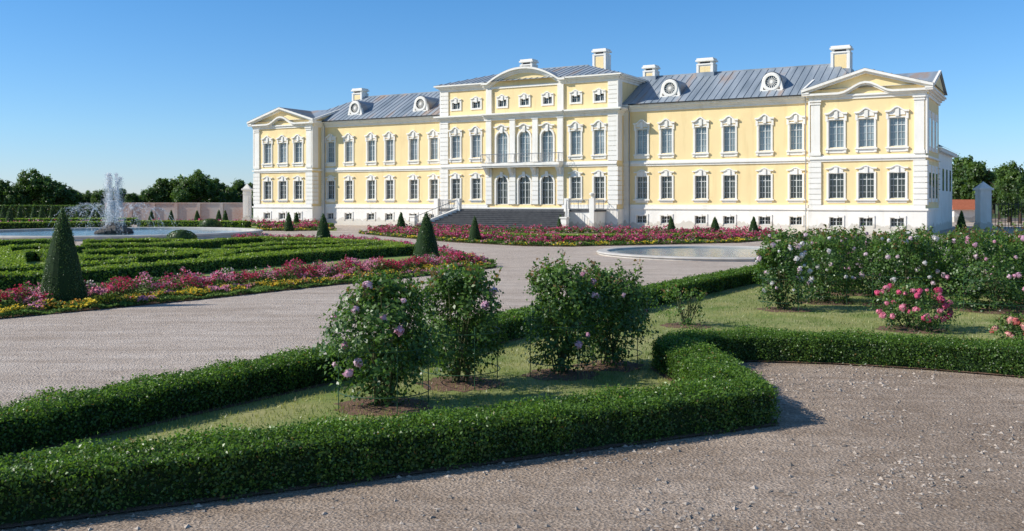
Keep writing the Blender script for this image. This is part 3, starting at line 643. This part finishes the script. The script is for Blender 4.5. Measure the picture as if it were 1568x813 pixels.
# ------------------------------------------------------------------ topiary cones
def cone_mesh(h,w,n,ls,seed):
    u=rng.random(n); z=h*(1-np.sqrt(u)); a=rng.random(n)*6.283
    f=1-z/h; r=w/2*np.power(f,.78)*np.where(z<.12*h,.88+z/h,1.0); r*=1+.05*np.sin(a*3+seed+z*4)+.03*np.sin(a*7-z*6+seed)
    N=np.stack([np.cos(a),np.sin(a),np.full(n,w/2/h)],1); P=np.stack([r*np.cos(a),r*np.sin(a),z],1)+N*(rng.normal(size=(n,1))*.02)
    P[:,2]=np.clip(P[:,2],.02,h*1.01)
    return leaves_mesh('cone_leaves',P,N+rng.normal(size=(n,3))*.5,ls*(.7+.6*rng.random(n)),greens(n,(.025,.065,.014),(.10,.17,.04)))
def core_mesh(h,w):
    c=MB(); c.lathe([(w*.40,0.0),(w*.46,h*.1),(w*.44,h*.2),(w*.38,h*.38),(w*.28,h*.58),(w*.16,h*.78),(w*.05,h*.94),(0,h*.98)],(0,0,0),20); 
    me=bpy.data.meshes.new('cone_core'); me.from_pydata(c.v,[],c.f); me.materials.append(M['hcore']); return me
def topiary(x,y,h,w,n,ls,cache={}):
    key=(n,ls)
    if key not in cache: cache[key]=(cone_mesh(2,1,n,ls/max(h/2,.5),random.random()*6),core_mesh(2,1))
    p=empty('topiary_cone',(x,y,0)); p.rotation_euler[2]=random.random()*6
    for nm,me in zip(('foliage','core'),cache[key]):
        o=obj(nm,me,p); o.scale=(w,w,h/2)
for u,v,h,w,n,ls in((96,470,2.35,1.05,26000,.035),(653,405,2.1,1.12,9000,.055),(495,376,1.84,.95,4500,.07),(727,372,1.64,.8,4500,.07),(858,355,1.4,.75,1500,.11),(1028,361,1.4,.72,1500,.11),(1095,362,1.4,.85,1500,.11),(1154,361,1.4,.8,1500,.11),
    (442,354,1.6,.8,1500,.11),(454,350,1.5,.75,1500,.11),(614,354,1.6,.85,1500,.11),(335,343,1.6,.8,1500,.11),(345,346,1.6,.8,1500,.11),(302,341,1.5,.8,1500,.11),(232,340,1.5,.8,1500,.11),(15,347,2,.9,1500,.11),(52,344,2.1,.9,1500,.11),(80,342,2.1,.9,1500,.11),(150,341,2.1,.9,1500,.11),(120,340,2.1,.9,1500,.11),(1472,358,1.8,.85,1500,.11),(30,341,2.0,.9,1500,.11),
    (64,341,2.1,.9,1500,.11),(96,340,2.1,.9,1500,.11),(136,341,2.0,.9,1500,.11),(165,340,2.1,.9,1500,.11),(5,342,2.1,.9,1500,.11),(262,341,1.5,.8,1500,.11)):
    x,y=gp(u,v); topiary(x,y,h,w,n,ls)
# ------------------------------------------------------------------ parterres
def strip_bed(name,line,d0,d1,dens,ls,zones,hs=1.0,side=1,ffrac=.5):
    P=[];C=[];N=[]
    a0=miter(line,d0*side); a1=miter(line,d1*side)
    s=MB()
    for k in range(len(line)-1): s.quad((*a0[k],.02),(*a0[k+1],.02),(*a1[k+1],.02),(*a1[k],.02))
    par=empty(name); s.obj('bed_soil',M['soil'],par)
    for k in range(len(line)-1):
        ln=np.linalg.norm(np.array(line[k+1])-np.array(line[k])); n=int(ln*abs(d1-d0)*dens)
        u=rng.random((n,1));t=rng.random((n,1))
        xy=(a0[k]*(1-u)+a0[k+1]*u)*(1-t)+(a1[k]*(1-u)+a1[k+1]*u)*t; t=t[:,0]
        wob=np.array([noise.noise((p[0]*.9,p[1]*.9,5.1)) for p in xy]); t=np.clip(t+wob*.28,0,1)
        col=greens(n,(.05,.11,.025),(.16,.26,.05)); z=np.zeros(n)
        pn=np.array([noise.noise((p[0]*1.3,p[1]*1.3,3.3)) for p in xy])
        hvar=np.array([noise.noise((p[0]*2.5,p[1]*2.5,8.3)) for p in xy])
        for (t0,t1,hh,cols) in zones:
            m_=(t>=t0)&(t<t1); nn=m_.sum(); hl=hh*(.8+.8*hvar[m_])*hs; fl=(rng.random(nn)<ffrac)
            zz=np.where(fl,hl*(.7+.4*rng.random(nn)),hl*.95*rng.random(nn)**.6); z[m_]=zz
            ci=np.clip(((pn[m_]*1.8+.5)*len(cols)+rng.normal(size=nn)*.8).astype(int),0,len(cols)-1); cc=np.array(cols)[ci]*(.75+.45*rng.random((nn,1)))
            sub=col[m_]; sub[fl]=cc[fl]; col[m_]=sub
        P.append(np.hstack([xy,z[:,None]+.02])); C.append(col); N.append(rng.normal(size=(n,3))*.6+np.array([0,0,.8]))
    P=np.vstack(P);n=len(P)
    obj('flowers',leaves_mesh('flowers',P,np.vstack(N),ls*(.7+.6*rng.random(n)),np.vstack(C),.8,M['petal']),par)
YEL=(.88,.66,.06);ORG=(.85,.38,.06);RED=(.60,.04,.10);MAG=(.68,.10,.24);PNK=(.82,.34,.46);GRN=(.12,.22,.04);LIM=(.24,.36,.07);WH=(.80,.70,.66)
front=[gp(-120,500),gp(0,489),gp(160,474),gp(320,458),gp(560,432),gp(700,418),gp(762,410)]
zones=[(0,.12,.10,[GRN,LIM]),(.12,.40,.20,[YEL,GRN,ORG,GRN,YEL,PNK]),(.40,.74,.48,[RED,MAG,GRN,MAG,RED,PNK]),(.74,1.01,.38,[GRN,MAG,PNK,GRN,WH,GRN])]
strip_bed('flower_bed',front,0,2.5,1500,.06,zones)
backline=[gp(762,409),gp(700,392),gp(640,383),gp(596,376),gp(500,371),gp(380,368)]
strip_bed('flower_bed',backline,0,1.6,500,.09,[(0,.4,.25,[YEL,PNK,GRN]),(.4,1.01,.4,[MAG,GRN,RED,MAG,PNK])])
lawnp=[gp(-150,500),gp(0,487),gp(320,456),gp(560,431),gp(755,409),gp(700,393),gp(598,377),gp(420,369),gp(300,371),gp(130,378),gp(-150,382)]
poly_sheet('parterre_lawn',lawnp,.010,M['lawn2'])
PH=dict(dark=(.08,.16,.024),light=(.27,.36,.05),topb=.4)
def P_(*a): return [gp(u,v) for u,v in a]
for path,w,h in((P_((-60,446),(60,441),(160,431),(330,415),(480,400),(600,392),(630,390)),.8,.45),
    (P_((610,391),(600,383),(500,377),(400,374),(330,378)),.8,.42),
    (P_((330,379),(240,386),(130,386)),.8,.42),
    (P_((20,424),(20,402),(60,398),(140,410),(250,406),(330,398),(230,395),(130,398)),.75,.42),
    (P_((320,408),(350,398),(430,391),(560,387)),.75,.42),
    (P_((360,406),(450,398),(560,391)),.6,.4),
    (P_((-40,412),(0,405),(0,392),(60,388),(120,391)),.75,.42),
    (P_((130,380),(230,377),(300,379)),.8,.42),
    (P_((350,390),(420,383),(520,381)),.7,.4),
    (P_((-60,430),(90,425),(200,415)),.7,.42),
    (P_((-60,382),(40,379),(110,377)),.8,.42)):
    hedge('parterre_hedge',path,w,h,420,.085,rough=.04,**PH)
def ball(u,v,r):
    x,y=gp(u,v); n=2500; d=nrmz(rng.normal(size=(n,3))); P=d*np.array([r,r,r*.62])*(1+.03*rng.normal(size=(n,1)))+np.array([0,0,r*.5]); P=P[P[:,2]>0]
    p=empty('clipped_shrub',(x,y,0)); obj('foliage',leaves_mesh('ball',P,P-np.array([0,0,r*.4]),.1,greens(len(P),(.03,.065,.015),(.11,.18,.04))),p)
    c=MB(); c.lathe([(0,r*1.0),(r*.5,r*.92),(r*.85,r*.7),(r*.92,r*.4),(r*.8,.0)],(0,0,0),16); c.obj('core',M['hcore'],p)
ball(278,377,.8); ball(322,353,.9); ball(586,358,.6); ball(606,360,.5)
mp_=[gp(548,358),gp(600,363),gp(690,371),gp(800,377),gp(870,378),gp(1000,375),gp(1130,372),gp(1204,366)]
bk=[gp(1204,361),gp(1100,358),gp(960,356),gp(880,356.5),gp(700,354),gp(600,353)]
poly_sheet('parterre_lawn',mp_+bk,.010,M['lawn2'])
MZ=[(0,.3,.2,[YEL,GRN,LIM,PNK,GRN]),(.3,.8,.5,[MAG,RED,PNK,GRN,RED,MAG]),(.8,1.01,.3,[GRN,PNK,LIM,GRN])]
strip_bed('flower_bed',mp_,0,2.3,260,.12,MZ)
strip_bed('flower_bed',bk,0,1.8,200,.13,MZ)
strip_bed('flower_bed',P_((930,366),(1040,364),(1150,363)),0,1.6,220,.12,MZ)
strip_bed('flower_bed',P_((640,362),(760,366),(850,367)),0,1.6,220,.12,MZ)
hedge('parterre_hedge',P_((600,357),(700,364),(860,370),(1000,368),(1120,366)),.8,.4,200,.13,**PH)
poly_sheet('parterre_lawn',P_((395,353.5),(515,353.5),(516,349),(470,345.5),(250,345),(215,349),(300,351)),.010,M['lawn2'])
strip_bed('flower_bed',P_((390,353.5),(450,353.8),(515,352.5)),0,4,110,.16,MZ)
strip_bed('flower_bed',P_((220,345),(330,346),(480,346.5)),0,4,80,.18,MZ,ffrac=.4)
strip_bed('flower_bed',P_((0,351),(100,348),(200,347)),0,4,60,.18,[(0,1.01,.5,[GRN,MAG,GRN,PNK])])
hedge('parterre_hedge',P_((400,352),(440,350.5),(510,350.5)),1.0,.5,110,.16,**PH)
hedge('parterre_hedge',P_((215,347.5),(380,348.5)),1.2,.6,90,.18,**PH)
hedge('parterre_hedge',P_((-60,352),(60,350),(200,349)),1.2,.6,90,.18,**PH)
hedge('parterre_hedge',P_((-100,346),(60,345),(210,344)),1.5,.7,70,.2,**PH)
hedge('tall_clipped_hedge',[(-95,125),(-52,125)],2.0,1.9,60,.3,dark=(.035,.08,.018),light=(.13,.20,.045))
# ------------------------------------------------------------------ pools & fountain
def pool(name,cx,cy,r,rh=.2):
    p=empty(name,(cx,cy,0)); a=MB()
    a.lathe([(r-.55,0.02),(r-.55,rh-.03),(r-.5,rh),(r-.06,rh),(r,rh-.04),(r,rh*.6),(r-.06,rh*.5),(r-.06,.0)],(0,0,0),96); a.obj('stone_rim',M['stone'],p)
    a=MB(); a.lathe([(0,rh*.45),(r-.54,rh*.45)],(0,0,0),64); a.obj('water',M['water'],p); return p
fo=pool('fountain',-29,69,10.5,.34); pool('round_pool',9.6,44.6,5.6,.16)
a=MB()
for k in range(34):
    an=random.random()*6.28; rr=random.random()*1.3; s=random.uniform(.25,.5); z=.5*(1.4-rr)
    a.lathe([(0,-s*.7),(s*.6,-s*.5),(s,0),(s*.7,s*.5),(s*.2,s*.75),(0,s*.76)],(rr*math.cos(an),rr*math.sin(an),z),6)
a.obj('centre_rocks',M['rock'],fo)
P=[]
def jet(x0,y0,z0,vx,vy,vz,n,sp,tmax=None):
    g=9.8; T=tmax or ((vz+math.sqrt(vz*vz+2*g*(z0-.2)))/g); t=rng.random(n)*T
    return np.stack([x0+vx*t,y0+vy*t,z0+vz*t-.5*g*t*t],1)+rng.normal(size=(n,3))*(sp*(.15+t/T))[:,None]
for k in range(34):
    a_=random.random()*6.28; sp=random.uniform(.02,.42); vz=random.choice([8.7,8.4,8.0,7.4,6.8,6.0])
    P.append(jet(math.cos(a_)*.2,math.sin(a_)*.2,.6,math.cos(a_)*sp,math.sin(a_)*sp,vz,900,.10))
for k in range(10):
    a_=2*math.pi*k/10+.2; P.append(jet(math.cos(a_)*.5,math.sin(a_)*.5,.7,math.cos(a_)*2.6,math.sin(a_)*2.6,5.6,420,.10))
for k in range(12):
    a_=2*math.pi*k/12; P.append(jet(math.cos(a_)*4.6,math.sin(a_)*4.6,.2,-math.cos(a_)*2.6,-math.sin(a_)*2.6,6.0,260,.08))
P=np.vstack(P); P=P[P[:,2]>.18]; n=len(P)
obj('water_jets',leaves_mesh('jets',P,rng.normal(size=(n,3)),.03+.05*rng.random(n),np.ones((n,3)),.5,M['spray']),fo)
# ------------------------------------------------------------------ trees
def tree_meshes(h,w,nclump,ls,seed,per=40,dark=(.035,.08,.018),light=(.15,.235,.055)):
    random.seed(seed); t=MB(); th=h*.3
    t.tube([(0,0,0),(.05,0,th*.6),(0,.05,th),(.1,0,h*.7)],[h*.03,h*.024,h*.02,h*.006],8)
    for k in range(9):
        a=random.random()*6.28; z=h*random.uniform(.22,.6); e=(math.cos(a)*w*.38,math.sin(a)*w*.38,z+h*random.uniform(.1,.28)); t.tube([(0,0,z),(e[0]*.5,e[1]*.5,(z+e[2])/2-.1),e],[h*.012,h*.008,h*.003],5)
    P=[];N=[];W=[]
    lobes=[(random.uniform(-.28,.28)*w,random.uniform(-.28,.28)*w,h*random.uniform(.35,.82),random.uniform(.14,.26)) for _ in range(11)]+[(0,0,h*.55,.3)]
    for c in range(nclump):
        lx,ly,lz,lr=random.choice(lobes); d=np.array([random.gauss(0,1),random.gauss(0,1),random.gauss(0,1)]); d/=np.linalg.norm(d); rr=random.random()**.35
        c0=np.array([lx,ly,lz])+d*rr*lr*np.array([w,w,h*.7]); 
        if c0[2]<h*.14: continue
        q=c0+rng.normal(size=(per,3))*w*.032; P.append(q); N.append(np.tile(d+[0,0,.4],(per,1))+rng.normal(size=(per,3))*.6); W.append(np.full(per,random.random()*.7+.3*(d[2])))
    P=np.vstack(P);N=np.vstack(N);W=np.concatenate(W)
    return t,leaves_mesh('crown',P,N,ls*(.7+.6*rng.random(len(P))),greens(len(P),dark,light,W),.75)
variants=[]
for s in range(5):
    t,lm=tree_meshes(9,7+s*.5,330,.38,100+s); tm=bpy.data.meshes.new('trunk'); tm.from_pydata(t.v,[],t.f); tm.materials.append(M['bark']); variants.append((tm,lm))
random.seed(5)
def tree(x,y,h,wf=1.0,parent=None,name='deciduous_tree'):
    p=parent or empty(name,(x,y,0)); tm,lm=random.choice(variants); s=h/9; r=random.random()*6.28
    for nm,me in(('trunk',tm),('crown',lm)):
        o=obj(nm,me,p); o.scale=(s*wf,s*wf,s); o.rotation_euler[2]=r
        if parent: o.location=(x,y,0)
far=empty('distant_trees')
for u,top in((-60,275),(-30,280),(5,276),(25,285),(48,268),(62,272),(85,280),(100,285),(112,290),(130,296),(150,292),(165,288),(188,292),(205,296),(222,294),(240,282),(258,276),(272,284),(290,269),(303,274),(322,278),(340,284),(352,290),(368,280),(385,284),(400,286),(430,284)):
    Yd=random.uniform(168,195); hh=(2.5+(308-top)*Yd/F)*1.14; tree((u-784)/F*Yd,Yd,hh,random.uniform(.8,1.15),far)
for k in range(46):
    u=-160+k*14+random.uniform(-5,5); Yd=random.uniform(220,260); tree((u-784)/F*Yd,Yd,random.uniform(3.6,5.0),1.7,far)
for k in range(26):
    u=1440+k*16+random.uniform(-5,5); Yd=random.uniform(150,190); tree((u-784)/F*Yd,Yd,random.uniform(7,9.5),1.1,far)
for u,Yd,h in((1480,135,9.2),(1504,122,8.2),(1545,112,7.6),(1562,105,6.8),(1600,110,9),(1530,128,7.2),(1640,108,9),(1575,98,4.6),(1548,96,3.6)):
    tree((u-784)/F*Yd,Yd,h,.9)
# ------------------------------------------------------------------ loose stones on the gravel
def stones(name,poly,n,smin,smax,pw=4,tone=(.50,.43,.36)):
    p=sample_poly(poly,n); p=p[~in_poly(p,bedp)]; n=len(p)
    dn=np.array([noise.noise((q[0]*.7,q[1]*.7,1.5)) for q in p]); k=rng.random(n)<np.clip(.55+dn*1.6,.1,1); p=p[k]; n=len(p)
    s=smin+(smax-smin)*rng.random(n)**pw
    o=np.array([(1,0,0),(0,1,0),(-1,0,0),(0,-1,0),(0,0,1),(0,0,-.5)],float); f=np.array([(0,1,4),(1,2,4),(2,3,4),(3,0,4)])
    jit=1+.35*rng.normal(size=(n,6,1)); a=rng.random(n)*6.28; V=o[None]*jit*s[:,None,None]*np.array([1,.8,.55])
    x=V[:,:,0]*np.cos(a)[:,None]-V[:,:,1]*np.sin(a)[:,None]; y=V[:,:,0]*np.sin(a)[:,None]+V[:,:,1]*np.cos(a)[:,None]; V[:,:,0]=x+p[:,0:1]; V[:,:,1]=y+p[:,1:2]; V[:,:,2]+=s[:,None]*.1
    T=V[:,f.ravel()].reshape(-1,3)
    c=np.repeat(np.array(tone)[None]*(.4+.7*rng.random((n,1))),4,axis=0)
    obj(name,raw_mesh(name,T,3,M['pebble'],c))
stones('gravel_stones',[(-5,4.5),(14,4.5),(14,14),(6,15),(2.6,13),(-5,7.5)],85000,.004,.034,5,(.48,.40,.325))
stones('gravel_stones',[(-14,8),(-5.6,9),(8,31),(0,36),(-14,18)],30000,.004,.02,4,(.55,.48,.41))
# ------------------------------------------------------------------ light, sky, camera
el=math.radians(33.5); az=math.atan2(-.99,-.13)
w=bpy.data.worlds.new('World'); scene.world=w; w.use_nodes=True; nt=w.node_tree; L=nt.links
sk=nt.nodes.new('ShaderNodeTexSky'); sk.sky_type='NISHITA'; sk.sun_disc=False; sk.sun_elevation=el; sk.sun_rotation=az
sk.air_density=1.0; sk.dust_density=.0; sk.ozone_density=3.0
tc=nt.nodes.new('ShaderNodeTexCoord'); sp=nt.nodes.new('ShaderNodeSeparateXYZ'); L.new(tc.outputs['Generated'],sp.inputs[0])
r=nt.nodes.new('ShaderNodeValToRGB'); e=r.color_ramp.elements; L.new(sp.outputs[2],r.inputs['Fac'])
e[0].position=0; e[0].color=(.56,.67,1.0,1); e[1].position=.22; e[1].color=(.38,.72,1.0,1); q=e.new(.07); q.color=(.53,.74,1.0,1); q=e.new(.6); q.color=(.50,.68,.82,1)
mx=nt.nodes.new('ShaderNodeMix'); mx.data_type='RGBA'; mx.blend_type='MULTIPLY'; mx.inputs[0].default_value=1
L.new(sk.outputs[0],mx.inputs[6]); L.new(r.outputs['Color'],mx.inputs[7])
bg=nt.nodes['Background']; L.new(mx.outputs[2],bg.inputs[0]); bg.inputs[1].default_value=.15
sd=bpy.data.lights.new('sun','SUN'); sd.energy=5.0; sd.angle=math.radians(.5); sd.color=(1,.96,.885)
so=bpy.data.objects.new('sun',sd); link(so)
dirv=Vector((math.sin(az)*math.cos(el),math.cos(az)*math.cos(el),math.sin(el))); so.rotation_euler=dirv.to_track_quat('Z','Y').to_euler(); so.location=(-30,0,40)
cd=bpy.data.cameras.new('camera'); cam=bpy.data.objects.new('camera',cd); link(cam); scene.camera=cam
cam.location=(0,0,EYE); cam.rotation_euler=(math.radians(90),0,0)
cd.sensor_width=36; cd.lens=F/1568*36; cd.shift_y=-98.5/1568; cd.clip_end=5000; cd.clip_start=.1
scene.view_settings.view_transform='Standard'; scene.view_settings.look='None'; scene.view_settings.exposure=0
